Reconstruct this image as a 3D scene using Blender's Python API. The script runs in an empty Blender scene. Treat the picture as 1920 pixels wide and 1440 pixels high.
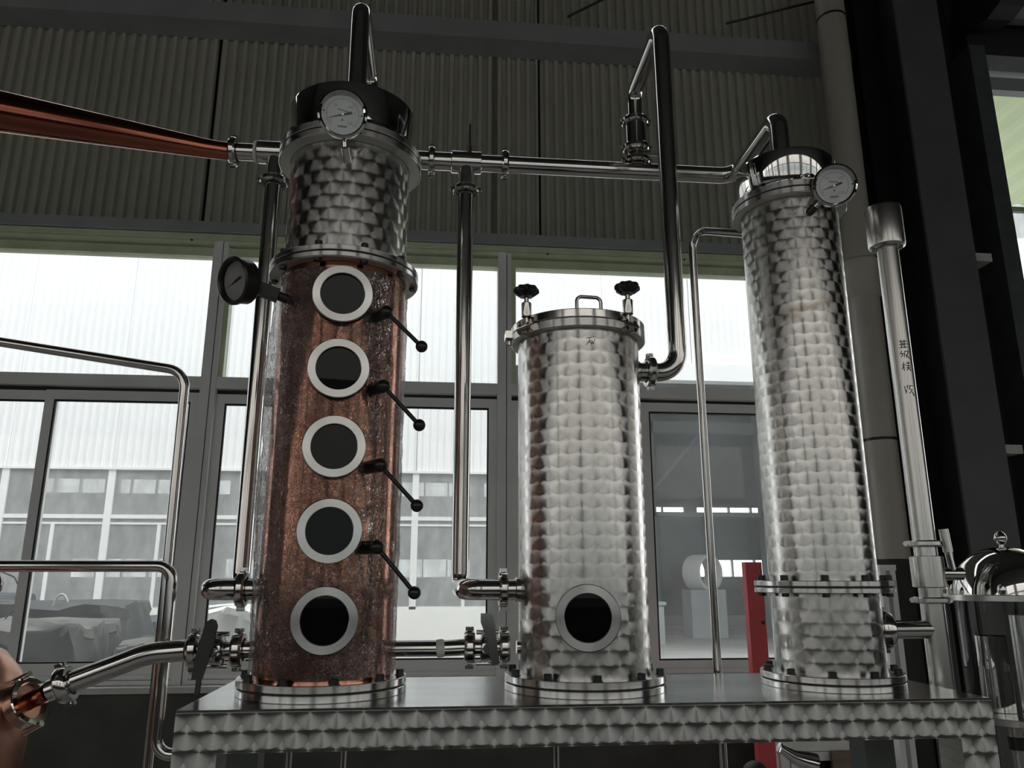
import bpy, math, random
from mathutils import Vector, Matrix
random.seed(7)
C = bpy.context.scene.collection
PI = math.pi
R_ = math.radians

# ------------------------------------------------------------------ camera, sky, exposure
cd = bpy.data.cameras.new('camera'); cam = bpy.data.objects.new('camera', cd); C.objects.link(cam)
cd.sensor_width = 36; cd.lens = 36*1454/1920; cd.clip_start = .02; cd.clip_end = 300
cam.location = (0, 0, 1.6)
cam.rotation_euler = (R_(90+13.98), 0, R_(-5.64))
bpy.context.scene.camera = cam

w = bpy.data.worlds.new('overcast_sky'); bpy.context.scene.world = w; w.use_nodes = True
bg = w.node_tree.nodes['Background']
bg.inputs[0].default_value = (.96, .98, 1, 1); bg.inputs[1].default_value = 1.0
vs = bpy.context.scene.view_settings
vs.view_transform = 'Standard'; vs.look = 'None'; vs.gamma = 1; vs.use_curve_mapping = False
vs.exposure = 1.5
cy = bpy.context.scene.cycles
cy.use_denoising = True; cy.max_bounces = 10; cy.diffuse_bounces = 4; cy.glossy_bounces = 6
cy.transparent_max_bounces = 24; cy.transmission_bounces = 8; cy.sample_clamp_indirect = 6
cy.caustics_reflective = True; cy.blur_glossy = .3

# ------------------------------------------------------------------ mesh helpers
class MB:
    def __init__(s): s.v = []; s.f = []
    def add(s, vs, fs, m=None):
        b = len(s.v)
        s.v += [tuple(m @ Vector(p)) for p in vs] if m is not None else [tuple(p) for p in vs]
        s.f += [tuple(i+b for i in f) for f in fs]; return s
    def box(s, x0, x1, y0, y1, z0, z1, m=None):
        return s.add([(x0,y0,z0),(x1,y0,z0),(x1,y1,z0),(x0,y1,z0),(x0,y0,z1),(x1,y0,z1),(x1,y1,z1),(x0,y1,z1)],
              [(0,3,2,1),(4,5,6,7),(0,1,5,4),(1,2,6,5),(2,3,7,6),(3,0,4,7)], m)
    def lathe(s, prof, n=48, m=None, cap=True):
        vs = []; fs = []; k = len(prof)
        for i in range(n):
            a = 2*PI*i/n; c, d = math.cos(a), math.sin(a)
            for r, z in prof: vs.append((r*c, r*d, z))
        for i in range(n):
            j = (i+1) % n
            for q in range(k-1): fs.append((i*k+q, j*k+q, j*k+q+1, i*k+q+1))
        if cap:
            if prof[0][0] > 1e-6: fs.append(tuple(i*k for i in range(n))[::-1])
            if prof[-1][0] > 1e-6: fs.append(tuple(i*k+k-1 for i in range(n)))
        return s.add(vs, fs, m)
    def cyl(s, r, z0, z1, n=32, m=None, b=0):
        if b: return s.lathe([(r-b,z0),(r,z0+b),(r,z1-b),(r-b,z1)], n, m)
        return s.lathe([(r,z0),(r,z1)], n, m)
    def sphere(s, r, n=24, m=None, sz=1):
        k = n//2
        return s.lathe([(max(1e-7, r*math.sin(PI*i/k)), -r*sz*math.cos(PI*i/k)) for i in range(k+1)], n, m, cap=False)
    def tube(s, pts, r, n=20, cap=True):
        pts = [Vector(p) for p in pts]; N = len(pts)
        rr = r if isinstance(r, (list, tuple)) else [r]*N
        tg = []
        for i in range(N):
            a = pts[max(0,i-1)]; b = pts[min(N-1,i+1)]; tg.append((b-a).normalized())
        up = Vector((0,0,1)) if abs(tg[0].z) < .9 else Vector((0,1,0))
        u = (up - tg[0]*up.dot(tg[0])).normalized()
        vs = []; fs = []
        for i in range(N):
            u = (u - tg[i]*u.dot(tg[i])).normalized(); v = tg[i].cross(u)
            for q in range(n):
                a = 2*PI*q/n; vs.append(pts[i] + (u*math.cos(a)+v*math.sin(a))*rr[i])
        for i in range(N-1):
            for q in range(n):
                p = (q+1) % n; fs.append((i*n+q, i*n+p, (i+1)*n+p, (i+1)*n+q))
        if cap: fs += [tuple(range(n))[::-1], tuple((N-1)*n+q for q in range(n))]
        return s.add(vs, fs)
    def prism(s, poly, h0, h1, m=None):
        n = len(poly)
        return s.add([(x,y,h0) for x,y in poly]+[(x,y,h1) for x,y in poly],
              [tuple(range(n))[::-1], tuple(range(n,2*n))]+[(i,(i+1)%n,(i+1)%n+n,i+n) for i in range(n)], m)
    def mesh(s, name, mat, smooth=True, ang=32):
        me = bpy.data.meshes.new(name); me.from_pydata(s.v, [], s.f); me.materials.append(mat)
        if smooth:
            me.polygons.foreach_set('use_smooth', [True]*len(me.polygons))
            me.set_sharp_from_angle(angle=R_(ang))
        me.update(); return me
    def build(s, name, mat, parent=None, loc=(0,0,0), smooth=True, ang=32, label=None):
        return link(name, s.mesh(name, mat, smooth, ang), parent, loc, label)

def link(name, data, parent=None, loc=(0,0,0), label=None):
    o = bpy.data.objects.new(name, data); C.objects.link(o); o.location = loc
    if parent: o.parent = parent
    if label: o['label'] = label
    return o
def tag(o, label, cat, group=None):
    o['label'] = label; o['category'] = cat
    if group: o['group'] = group
    return o
def thing(name, label, cat, loc=(0,0,0), group=None):
    return tag(link(name, None, None, loc), label, cat, group)
def struct(o): o['kind'] = 'structure'; return o
def setting(name, loc=(0,0,0)): return struct(link(name, None, None, loc))
def BX(x0,x1,y0,y1,z0,z1): return MB().box(x0,x1,y0,y1,z0,z1)
def copy_tree(o, parent=None):
    c = o.copy(); C.objects.link(c)
    if parent: c.parent = parent
    for ch in list(o.children): copy_tree(ch, c)
    return c
def along(p, d):          # matrix taking local +Z to direction d at p
    return Matrix.Translation(Vector(p)) @ Vector(d).normalized().to_track_quat('Z','Y').to_matrix().to_4x4()
def fillet(pts, rad, n=8):
    pts = [Vector(p) for p in pts]; out = [pts[0]]
    for i in range(1, len(pts)-1):
        r = rad[i-1] if isinstance(rad, (list,tuple)) else rad
        a, b, c = pts[i-1], pts[i], pts[i+1]
        d1 = (a-b).normalized(); d2 = (c-b).normalized()
        th = d1.angle(d2)
        if th > PI-.02: out.append(b); continue
        t = r/math.tan(th/2); ctr = b + (d1+d2).normalized()*(r/math.sin(th/2))
        p0 = b+d1*t; p1 = b+d2*t; a0 = p0-ctr; a1 = p1-ctr; om = a0.angle(a1)
        for k in range(n+1):
            f = k/n; out.append(ctr + (a0*math.sin((1-f)*om)+a1*math.sin(f*om))/math.sin(om))
    out.append(pts[-1]); return out

# ------------------------------------------------------------------ materials
class NT:
    def __init__(s, name):
        s.m = bpy.data.materials.new(name); s.m.use_nodes = True; s.t = s.m.node_tree
        s.p = s.t.nodes['Principled BSDF']; s.out = s.t.nodes['Material Output']
    def n(s, typ, **k):
        o = s.t.nodes.new(typ)
        for a, b in k.items(): setattr(o, a, b)
        return o
    def set(s, sock, v):
        if isinstance(v, bpy.types.NodeSocket): s.t.links.new(v, sock)
        else: sock.default_value = v
    def mth(s, op, a, b=None, c=None):
        o = s.n('ShaderNodeMath', operation=op)
        for i, v in enumerate((a,b,c)):
            if v is not None: s.set(o.inputs[i], v)
        return o.outputs[0]
    def noise(s, scale, detail=3, vec=None, stretch=None):
        co = vec or s.n('ShaderNodeTexCoord').outputs['Object']
        if stretch:
            mp = s.n('ShaderNodeMapping'); s.set(mp.inputs[0], co); mp.inputs['Scale'].default_value = stretch; co = mp.outputs[0]
        t = s.n('ShaderNodeTexNoise'); s.set(t.inputs['Vector'], co)
        t.inputs['Scale'].default_value = scale; t.inputs['Detail'].default_value = detail
        return t.outputs[0]
    def ramp(s, v, stops):
        r = s.n('ShaderNodeValToRGB'); s.set(r.inputs[0], v); e = r.color_ramp.elements
        while len(e) < len(stops): e.new(.5)
        for q, (p, c) in zip(e, stops):
            q.position = p; q.color = (*c, 1) if len(c) == 3 else c
        return r.outputs[0]
    def bump(s, h, strength=.2, dist=.01):
        b = s.n('ShaderNodeBump'); s.set(b.inputs['Height'], h); b.inputs['Strength'].default_value = strength
        b.inputs['Distance'].default_value = dist; return b.outputs[0]
def plain(name, col, rough=.5, metal=0, var=.12, scale=6, bump=0, spec=None, stretch=None):
    k = NT(name); c0 = tuple(max(0, x*(1-var)) for x in col); c1 = tuple(min(1, x*(1+var)) for x in col)
    nz = k.noise(scale, 4, stretch=stretch)
    k.set(k.p.inputs['Base Color'], k.ramp(nz, [(.3,c0),(.7,c1)]))
    k.p.inputs['Roughness'].default_value = rough; k.p.inputs['Metallic'].default_value = metal
    if spec is not None: k.p.inputs['Specular IOR Level'].default_value = spec
    if bump: k.set(k.p.inputs['Normal'], k.bump(k.noise(scale*6, 3), bump, .004))
    return k.m
def steel(name, col=(.60,.585,.56), rough=.14, scale=8, var=.06, stretch=None):
    k = NT(name); nz = k.noise(scale, 4, stretch=stretch)
    k.set(k.p.inputs['Base Color'], k.ramp(nz, [(.3,tuple(x*(1-var) for x in col)),(.7,tuple(x*(1+var) for x in col))]))
    k.p.inputs['Metallic'].default_value = 1
    k.set(k.p.inputs['Roughness'], k.mth('MULTIPLY_ADD', nz, rough*.5, rough*.75))
    return k.m
def ring_steel(name, col=(.62,.61,.59), rough=.26):     # lathe-turned face: grooves run round the axis
    k = NT(name); k.p.inputs['Base Color'].default_value = (*col,1); k.p.inputs['Metallic'].default_value = 1
    k.p.inputs['Roughness'].default_value = rough; k.p.inputs['Anisotropic'].default_value = .85
    co = k.n('ShaderNodeTexCoord').outputs['Object']
    vt = k.n('ShaderNodeVectorTransform', vector_type='VECTOR', convert_from='OBJECT', convert_to='WORLD')
    k.set(vt.inputs[0], co); k.set(k.p.inputs['Tangent'], vt.outputs[0]); return k.m
def maprange(k, v, a, b):
    o = k.n('ShaderNodeMapRange'); k.set(o.inputs[0], v); o.inputs[1].default_value = a; o.inputs[2].default_value = b; return o.outputs[0]
def edge_steel(name, col=(.62,.61,.59), rough=.24):     # fine turning grooves run round the rim
    k = NT(name); k.p.inputs['Base Color'].default_value = (*col,1); k.p.inputs['Metallic'].default_value = 1
    k.p.inputs['Roughness'].default_value = rough; k.p.inputs['Anisotropic'].default_value = .93
    cb = k.n('ShaderNodeCombineXYZ'); cb.inputs[2].default_value = 1; cb.inputs[0].default_value = .01
    k.set(k.p.inputs['Tangent'], cb.outputs[0]); return k.m
def turned(name, mode, Rad=.13, S=.046, T=.0285, Rd=.0262, col=(.60,.585,.555), rough=.25, an=.88, stain=False, ph=0, dish=.06):
    # engine-turned stainless: overlapping discs ground with concentric scratches
    k = NT(name); co = k.n('ShaderNodeTexCoord').outputs['Object']
    sx = k.n('ShaderNodeSeparateXYZ'); k.set(sx.inputs[0], co); x, y, z = sx.outputs
    if mode == 'cyl':
        th = k.mth('ARCTAN2', x, k.mth('MULTIPLY', y, -1)); u = k.mth('MULTIPLY', th, Rad)
        cx, cyy = k.mth('COSINE', th), k.mth('SINE', th)
    else: u = x
    v = k.mth('MULTIPLY_ADD', z, -1, ph)
    nz = k.noise(14, 2)
    u = k.mth('ADD', u, k.mth('MULTIPLY_ADD', nz, .006, -.003))
    v = k.mth('ADD', v, k.mth('MULTIPLY_ADD', nz, -.004, .002))
    k0 = k.mth('CEIL', k.mth('DIVIDE', k.mth('SUBTRACT', v, Rd), T))
    def cell(kk):
        off = k.mth('MULTIPLY', k.mth('ABSOLUTE', k.mth('MODULO', kk, 2)), S*.5)
        uo = k.mth('SUBTRACT', u, off)
        du = k.mth('SUBTRACT', uo, k.mth('MULTIPLY', k.mth('ROUND', k.mth('DIVIDE', uo, S)), S))
        dv = k.mth('SUBTRACT', v, k.mth('MULTIPLY', kk, T))
        d2 = k.mth('ADD', k.mth('MULTIPLY', du, du), k.mth('MULTIPLY', dv, dv))
        return du, dv, d2
    a = cell(k0); b = cell(k.mth('ADD', k0, 1))
    ins = k.mth('LESS_THAN', a[2], Rd*Rd); no = k.mth('SUBTRACT', 1, ins)
    pick = lambda i: k.mth('ADD', k.mth('MULTIPLY', a[i], ins), k.mth('MULTIPLY', b[i], no))
    du, dv, d2 = pick(0), pick(1), pick(2)
    cb = k.n('ShaderNodeCombineXYZ')
    if mode == 'cyl':
        k.set(cb.inputs[0], k.mth('MULTIPLY', du, cx)); k.set(cb.inputs[1], k.mth('MULTIPLY', du, cyy))
    else: k.set(cb.inputs[0], du)
    k.set(cb.inputs[2], k.mth('MULTIPLY', dv, -1))
    k.set(k.p.inputs['Tangent'], cb.outputs[0])
    k.p.inputs['Metallic'].default_value = 1; k.p.inputs['Anisotropic'].default_value = an
    k.p.inputs['Roughness'].default_value = rough
    # faint scratch-density difference near each disc rim, plus sheet-long rolling marks
    rim = k.mth('DIVIDE', k.mth('SQRT', d2), Rd)
    br = k.ramp(rim, [(.0, tuple(c*1.04 for c in col)), (.8, col), (1, tuple(c*.86 for c in col))])
    if stain:
        sn = k.noise(9, 4)
        dz = k.mth('ABSOLUTE', k.mth('SUBTRACT', k.mth('MULTIPLY_ADD', x, -.35, z), stain))
        msk = k.mth('MULTIPLY', maprange(k, k.mth('MULTIPLY_ADD', sn, -.06, dz), -.016, -.034), .5)
        mx = k.n('ShaderNodeMix', data_type='RGBA'); k.set(mx.inputs[0], msk); k.set(mx.inputs[6], br); mx.inputs[7].default_value = (.30,.20,.12,1)
        br = mx.outputs[2]
    k.set(k.p.inputs['Base Color'], br)
    k.set(k.p.inputs['Normal'], k.bump(k.mth('MULTIPLY', rim, rim), dish, .0012))
    return k.m
def copper(name, col=(.66,.33,.235), rough=.2, dark=(.48,.22,.155), sc=5, stretch=(1,1,.22)):
    k = NT(name); nz = k.noise(sc, 5, stretch=stretch)
    k.set(k.p.inputs['Base Color'], k.ramp(nz, [(.32,dark),(.6,col)]))
    k.p.inputs['Metallic'].default_value = 1
    k.set(k.p.inputs['Roughness'], k.mth('MULTIPLY_ADD', nz, rough*.8, rough*.6))
    k.set(k.p.inputs['Normal'], k.bump(k.noise(9, 2, stretch=(1,1,.06)), .06, .006))
    return k.m
def glass(name, film=.09, filmcol=(.78,.80,.79), tint=(.95,.962,.957), rough=0.0, gl=1.0):
    k = NT(name); k.t.nodes.remove(k.p)
    tr = k.n('ShaderNodeBsdfTransparent'); tr.inputs[0].default_value = (*tint,1)
    tl = k.n('ShaderNodeBsdfTranslucent'); tl.inputs[0].default_value = (*filmcol,1)
    df = k.n('ShaderNodeBsdfDiffuse'); df.inputs[0].default_value = (*filmcol,1)
    m0 = k.n('ShaderNodeMixShader'); m0.inputs[0].default_value = .4; k.set(m0.inputs[1], tl.outputs[0]); k.set(m0.inputs[2], df.outputs[0])
    m1 = k.n('ShaderNodeMixShader'); k.set(m1.inputs[1], tr.outputs[0]); k.set(m1.inputs[2], m0.outputs[0])
    nz = k.noise(3.5, 6, stretch=(1,1,.5)); k.set(m1.inputs[0], k.mth('MULTIPLY_ADD', nz, film*1.2, film*.4))
    g = k.n('ShaderNodeBsdfGlossy'); g.inputs[1].default_value = rough
    fr = k.n('ShaderNodeFresnel'); fr.inputs[0].default_value = 1.45
    m2 = k.n('ShaderNodeMixShader'); k.set(m2.inputs[0], k.mth('MULTIPLY', k.mth('MULTIPLY', fr.outputs[0], gl), k.mth('SUBTRACT', 1, k.n('ShaderNodeNewGeometry').outputs['Backfacing']))); k.set(m2.inputs[1], m1.outputs[0]); k.set(m2.inputs[2], g.outputs[0])
    k.set(k.out.inputs[0], m2.outputs[0]); return k.m
def film_mat():
    k = NT('cling_film'); k.t.nodes.remove(k.p)
    tr = k.n('ShaderNodeBsdfTransparent'); tr.inputs[0].default_value = (.97,.97,.97,1)
    vo = k.n('ShaderNodeTexVoronoi', feature='DISTANCE_TO_EDGE'); vo.inputs['Scale'].default_value = 52
    co = k.n('ShaderNodeTexCoord').outputs['Object']
    ds = k.n('ShaderNodeTexNoise'); k.set(ds.inputs['Vector'], co); ds.inputs['Scale'].default_value = 14; ds.inputs['Detail'].default_value = 4
    mx = k.n('ShaderNodeMix', data_type='RGBA', blend_type='LINEAR_LIGHT'); mx.inputs[0].default_value = .30
    k.set(mx.inputs[6], co); k.set(mx.inputs[7], ds.outputs[1])
    k.set(vo.inputs['Vector'], mx.outputs[2])
    n2 = k.noise(60, 6)
    h = k.mth('ADD', k.mth('MULTIPLY', vo.outputs['Distance'], 2.0), n2)
    bp = k.bump(h, 1.0, .005)
    g = k.n('ShaderNodeBsdfGlossy'); g.inputs[1].default_value = .12; g.inputs[0].default_value = (1,1,1,1); k.set(g.inputs['Normal'], bp)
    tl = k.n('ShaderNodeBsdfTranslucent'); tl.inputs[0].default_value = (.9,.9,.9,1); k.set(tl.inputs['Normal'], bp)
    df = k.n('ShaderNodeBsdfDiffuse'); df.inputs[0].default_value = (.85,.85,.85,1); k.set(df.inputs['Normal'], bp)
    fr = k.n('ShaderNodeFresnel'); fr.inputs[0].default_value = 1.5; k.set(fr.inputs['Normal'], bp)
    crease_glint = k.mth('MULTIPLY', k.ramp(vo.outputs['Distance'], [(.0,(1,1,1)),(.045,(.35,.35,.35)),(.11,(0,0,0))]), k.ramp(k.noise(11, 4), [(.40,(0,0,0)),(.58,(1,1,1))]))  # white glints of the folds painted as streaks of opacity
    a1 = k.n('ShaderNodeMixShader'); k.set(a1.inputs[1], tl.outputs[0]); k.set(a1.inputs[2], df.outputs[0]); a1.inputs[0].default_value = .5
    a2 = k.n('ShaderNodeMixShader'); k.set(a2.inputs[0], k.mth('MULTIPLY_ADD', crease_glint, .65, .06)); k.set(a2.inputs[1], tr.outputs[0]); k.set(a2.inputs[2], a1.outputs[0])
    a3 = k.n('ShaderNodeMixShader'); k.set(a3.inputs[0], k.mth('MULTIPLY', fr.outputs[0], .8)); k.set(a3.inputs[1], a2.outputs[0]); k.set(a3.inputs[2], g.outputs[0])
    k.set(k.out.inputs[0], a3.outputs[0]); return k.m

M = dict(
 steel=steel('polished_stainless', rough=.13), mirror=steel('mirror_stainless', (.64,.63,.61), .055),
 satin=steel('satin_stainless', (.56,.545,.52), .27, stretch=(1,1,.1)),
 edge=edge_steel('turned_flange_edge'), under=steel('brushed_flange_face', (.62,.62,.56), .5), plate=steel('rolled_stainless_sheet', (.50,.51,.505), .2, 5, .16, (.5,2.5,1)),
 ring=ring_steel('turned_ring_steel'),
 t_col=turned('engine_turned_column','cyl',.131), t_mid=turned('engine_turned_vessel','cyl',.13,S=.044,T=.026,Rd=.0246),
 t_right=turned('engine_turned_tower','cyl',.107,S=.040,T=.0245,Rd=.023,stain=.78),
 t_plane=turned('engine_turned_sheet','plane',S=.0435,T=.0286,Rd=.0262,rough=.25,an=.975,ph=-.0187,dish=0,col=(.78,.77,.74)),
 copper=copper('polished_copper', (.62,.31,.22), .13), copper_dark=copper('aged_copper', (.44,.155,.095), .17, (.17,.05,.032), 3, (.35,1,1)),
 copper_pot=copper('brushed_copper_pot', (.66,.36,.27), .3, (.42,.2,.14), 3, (1,1,1)),
 black=plain('black_plastic', (.013,.013,.013), .3), bolt=plain('black_oxide_bolt', (.012,.012,.012), .42),
 dark=plain('bore_shade', (.004,.004,.004), .9), gasket=plain('dark_gasket', (.02,.02,.02), .8),
 dial=plain('dial_white', (.60,.62,.61), .5, var=.03), ink=plain('printed_black', (.03,.03,.03), .6), inkgrey=plain('printed_grey', (.22,.23,.24), .6),
 pen=plain('marker_ink', (.03,.028,.022), .7),
 sight=plain('sight_glass_pane', (.004,.005,.005), .01, spec=.2), gglass=glass('gauge_glass', .0, tint=(.97,.97,.97)),  # sight pane is opaque black: the unlit inside put into its colour
 safeglass=glass('spirit_safe_glass', .01, tint=(.9,.92,.91)),
 film=film_mat(),
 siding=plain('inner_siding_sheet', (.41,.40,.33), .45, var=.07, scale=2, stretch=(1,1,.2)), seam=plain('dark_seam', (.02,.02,.018), .8),
 girt=plain('grey_girt_paint', (.30,.315,.31), .5, var=.1, scale=3), alu=plain('grey_window_aluminium', (.76,.755,.745), .42, var=.07, scale=2, spec=.5),
 header=plain('green_light_flashing', (.52,.58,.40), .5, var=.1), rubber=plain('black_window_gasket', (.012,.012,.012), .7),  # header green: greenish daylight reflected on the trim, put into its colour
 pane=glass('dusty_window_glass', .075), lowwall=plain('dark_dado_wall', (.075,.075,.068), .8, var=.2, scale=4, bump=.1), sill=plain('white_sill', (.55,.55,.53), .6, var=.1),
 pvc=plain('beige_drainpipe', (.40,.37,.31), .45, var=.06, scale=3, stretch=(1,1,.3)), pvcdark=plain('drainpipe_shade', (.03,.03,.028), .8),
 hcol=plain('charcoal_column_paint', (.10,.10,.102), .55, var=.12, scale=3), jamb=plain('black_jamb_and_shade', (.02,.022,.02), .6), jambg=plain('grey_jamb_and_leg_shade', (.075,.085,.08), .5, var=.2),
 red=plain('red_paint', (.62,.075,.085), .5, var=.12, scale=4), floor=plain('grey_concrete_floor', (.26,.25,.235), .5, var=.2, scale=1.2, bump=.1),
 roof=plain('dark_roof_sheet', (.06,.063,.06), .7), wallin=plain('shed_wall_sheet', (.10,.10,.095), .6),
 oside=plain('white_outer_siding', (.84,.845,.84), .6, var=.02, scale=.6), cream=plain('cream_outer_siding', (.70,.665,.61), .6, var=.04, scale=.6), oframe=plain('white_window_frame', (.80,.80,.78), .5, var=.03),
 obase=plain('cream_rendered_wall', (.82,.81,.77), .8, var=.04, scale=.8), opane=glass('dusty_far_glass', .60, (.80,.81,.80), (.85,.87,.865)),
 oin=plain('far_hall_grey', (.46,.50,.50), .8, var=.15, scale=.5), ground=plain('pale_concrete_yard', (.42,.415,.40), .85, var=.12, scale=.7),
 tarp=plain('grey_tarpaulin', (.05,.053,.054), .7, var=.4, scale=3, bump=.6), dust=plain('dusty_tarpaulin_top', (.15,.147,.135), .8, var=.3, scale=4, bump=.5), tarpblue=plain('blue_grey_tarpaulin', (.05,.062,.078), .65, var=.3, scale=3, bump=.5),
 bag=plain('white_plastic_sheet', (.88,.88,.86), .35, var=.03, bump=.3), wood=plain('brown_board', (.20,.15,.11), .6, var=.2, stretch=(.3,1,4)),
 iron=plain('dark_iron', (.03,.03,.03), .6),
)
def canopy_mat():
    k = NT('green_fibreglass'); k.t.nodes.remove(k.p)
    a = k.n('ShaderNodeBsdfTranslucent'); a.inputs[0].default_value = (.40,.47,.30,1)
    b = k.n('ShaderNodeBsdfDiffuse'); k.set(b.inputs[0], k.ramp(k.noise(2,3), [(.3,(.40,.45,.32)),(.7,(.47,.51,.38))]))
    m = k.n('ShaderNodeMixShader'); m.inputs[0].default_value = .6; k.set(m.inputs[1], a.outputs[0]); k.set(m.inputs[2], b.outputs[0])
    k.set(k.out.inputs[0], m.outputs[0]); return k.m
M['canopy'] = canopy_mat()

YF = -2.6       # inner face of the window wall behind the viewer
# ------------------------------------------------------------------ hall shell
def corrugated(x0, x1, z0, z1, y, pitch=.08, dep=.018, flat=.55):
    # trapezoid profile sheet in the XZ plane, crests towards -Y
    xs = []; x = math.floor(x0/pitch)*pitch
    t = pitch*(1-flat)/2; f = pitch*flat/2
    while x < x1-1e-6:
        xs += [(x, y), (x+f, y), (x+f+t, y-dep), (x+f+t+f, y-dep)]; x += pitch
    xs.append((min(x, x1), y))
    xs = [(max(x0, min(a, x1)), b) for a, b in xs]
    vs = [(a,b,z0) for a,b in xs]+[(a,b,z1) for a,b in xs]; n = len(xs)
    return MB().add(vs, [(i,i+1,n+i+1,n+i) for i in range(n-1)])

wb = setting('wall_back')
seams = [-7.0,-6.0,-5.0,-3.72,-2.75,-1.82,-1.16,-.25,.415,.80,1.65,2.48,3.35]
for i in range(len(seams)-1):
    g = .022 if seams[i+1] in (-1.82,.80) else .0015
    corrugated(seams[i], seams[i+1]-g, 4.05, 7.3, 5.70,.08,.032,.74).build('siding_sheet', M['siding'], wb, smooth=False)
BX(-7,3.4,5.735,5.76,4.05,7.3).build('backing_sheet', M['seam'], wb, smooth=False)
BX(-18,3.4,5.48,5.74,0,.885).build('dado_wall', M['lowwall'], wb, smooth=False)
BX(2.66,3.55,5.55,5.75,.885,4.0).build('corner_panel', M['jamb'], wb, smooth=False)
BX(-18,-7,5.55,5.75,.885,8.8).build('end_panel', M['wallin'], wb, smooth=False)
BX(3.4,4.4,5.6,5.75,0,8.8).build('pier_panel', M['jamb'], wb, smooth=False)
BX(4.4,18,5.5,5.75,6.3,8.8).build('door_head_panel', M['wallin'], wb, smooth=False)
BX(9.4,18,5.5,5.75,0,6.3).build('end_panel', M['wallin'], wb, smooth=False)

def girt(name, z0, z1, x0=-12, x1=3.45):   # C-section rail along the wall
    g = setting(name)
    BX(x0,x1,5.44,5.452,z0,z1).build('web_plate', M['girt'], g, smooth=False)
    BX(x0,x1,5.452,5.675,z0,z0+.01).build('lower_flange', M['girt'], g, smooth=False)
    BX(x0,x1,5.452,5.675,z1-.01,z1).build('upper_flange', M['girt'], g, smooth=False)
    return g
girt('trim_1', 5.86, 6.03)
g1 = girt('trim_2', 4.06, 4.14)
BX(-7,3.4,5.47,5.60,4.018,4.055).build('flashing_strip', M['header'], g1, smooth=False)
for x in (-1.83,-.3,.82,1.9): MB().cyl(.008,0,.012,10,along((x,5.50,4.018),(0,0,-1))).build('screw', M['bolt'], g1)
# clerestory lights under the eaves
BX(-7,3.4,5.6,5.75,7.3,7.36).build('clerestory_sill', M['alu'], wb, smooth=False)
BX(-7,3.4,5.6,5.75,8.5,9.0).build('eaves_panel', M['wallin'], wb, smooth=False)
for i in range(11): BX(-7+i*1.03,-6.94+i*1.03,5.62,5.72,7.36,8.5).build('mullion', M['alu'], wb, smooth=False)
# windows: one bay each, fixed light above the transom and two sliding sashes below
bays = [(-5.84,-3.73),(-3.73,-1.62),(-1.62,.49),(.49,2.60)]
for n, (a, b) in enumerate(bays):
    W = setting('window_%d' % (n+1))
    h = .052; a += h; b -= h
    fr = MB()
    BX(a,b,5.53,5.60,2.90,2.985).build('transom', M['alu'], W, smooth=False)
    BX(a,b,5.53,5.62,3.905,3.97).build('top_rail', M['header'], W, smooth=False)
    BX(a,b,5.50,5.63,3.985,4.016).build('head_flashing', M['header'], W, smooth=False)
    BX(a,b,5.53,5.60,.955,.985).build('bottom_track', M['alu'], W, smooth=False)
    BX(a,b,5.51,5.62,.925,.952).build('bottom_rail', M['alu'], W, smooth=False)
    BX(a,b,5.58,5.60,2.868,2.898).build('upper_track', M['rubber'], W, smooth=False)
    BX(a,a+.035,5.545,5.60,2.985,3.905).build('bead', M['header'], W, smooth=False)
    BX(a,b,5.575,5.581,2.98,3.91).build('pane', M['pane'], W, smooth=False)
    mid = (a+b)/2
    for k, (s0, s1, yy) in enumerate(((a,mid+.035,5.585),(mid-.035,b,5.555))):
        S = link('sash', None, W)
        bt = .075 if n < 3 else .055
        for q,(x0,x1,z0,z1) in enumerate(((s0,s0+.062,.985,2.868),(s1-.062,s1,.985,2.868),(s0+.062,s1-.062,2.80,2.868),(s0+.062,s1-.062,.985,.985+bt))):
            BX(x0,x1,yy-.014,yy+.014,z0,z1).build(('stile','stile','rail','rail')[q], M['alu'], S, smooth=False)
        gz = MB()
        for x0,x1,z0,z1 in ((s0+.062,s0+.072,.985+bt,2.80),(s1-.072,s1-.062,.985+bt,2.80),(s0+.072,s1-.072,2.788,2.80),(s0+.072,s1-.072,.985+bt,.995+bt)):
            gz.box(x0,x1,yy-.0145,yy+.008,z0,z1)
        gz = gz.build('gasket', M['rubber'], S, smooth=False); gz['kind'] = 'stuff'
        BX(s0+.06,s1-.06,yy-.003,yy+.003,.98+bt,2.805).build('pane', M['pane'], S, smooth=False)
for n, x in enumerate((-5.84,-3.73,-1.62,.49,2.60)):
    t = setting('trim_%d' % (n+3))
    BX(x-.052,x+.012,5.515,5.62,.92,4.02).build('mullion', M['alu'], t, smooth=False)
    BX(x+.018,x+.052,5.522,5.62,.92,4.02).build('mullion', M['alu'], t, smooth=False)
    BX(x+.012,x+.018,5.54,5.62,.92,4.02).build('joint', M['rubber'], t, smooth=False)
struct(BX(-7,2.66,5.42,5.62,.885,.922).build('trim_8', M['sill'], smooth=False))

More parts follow.
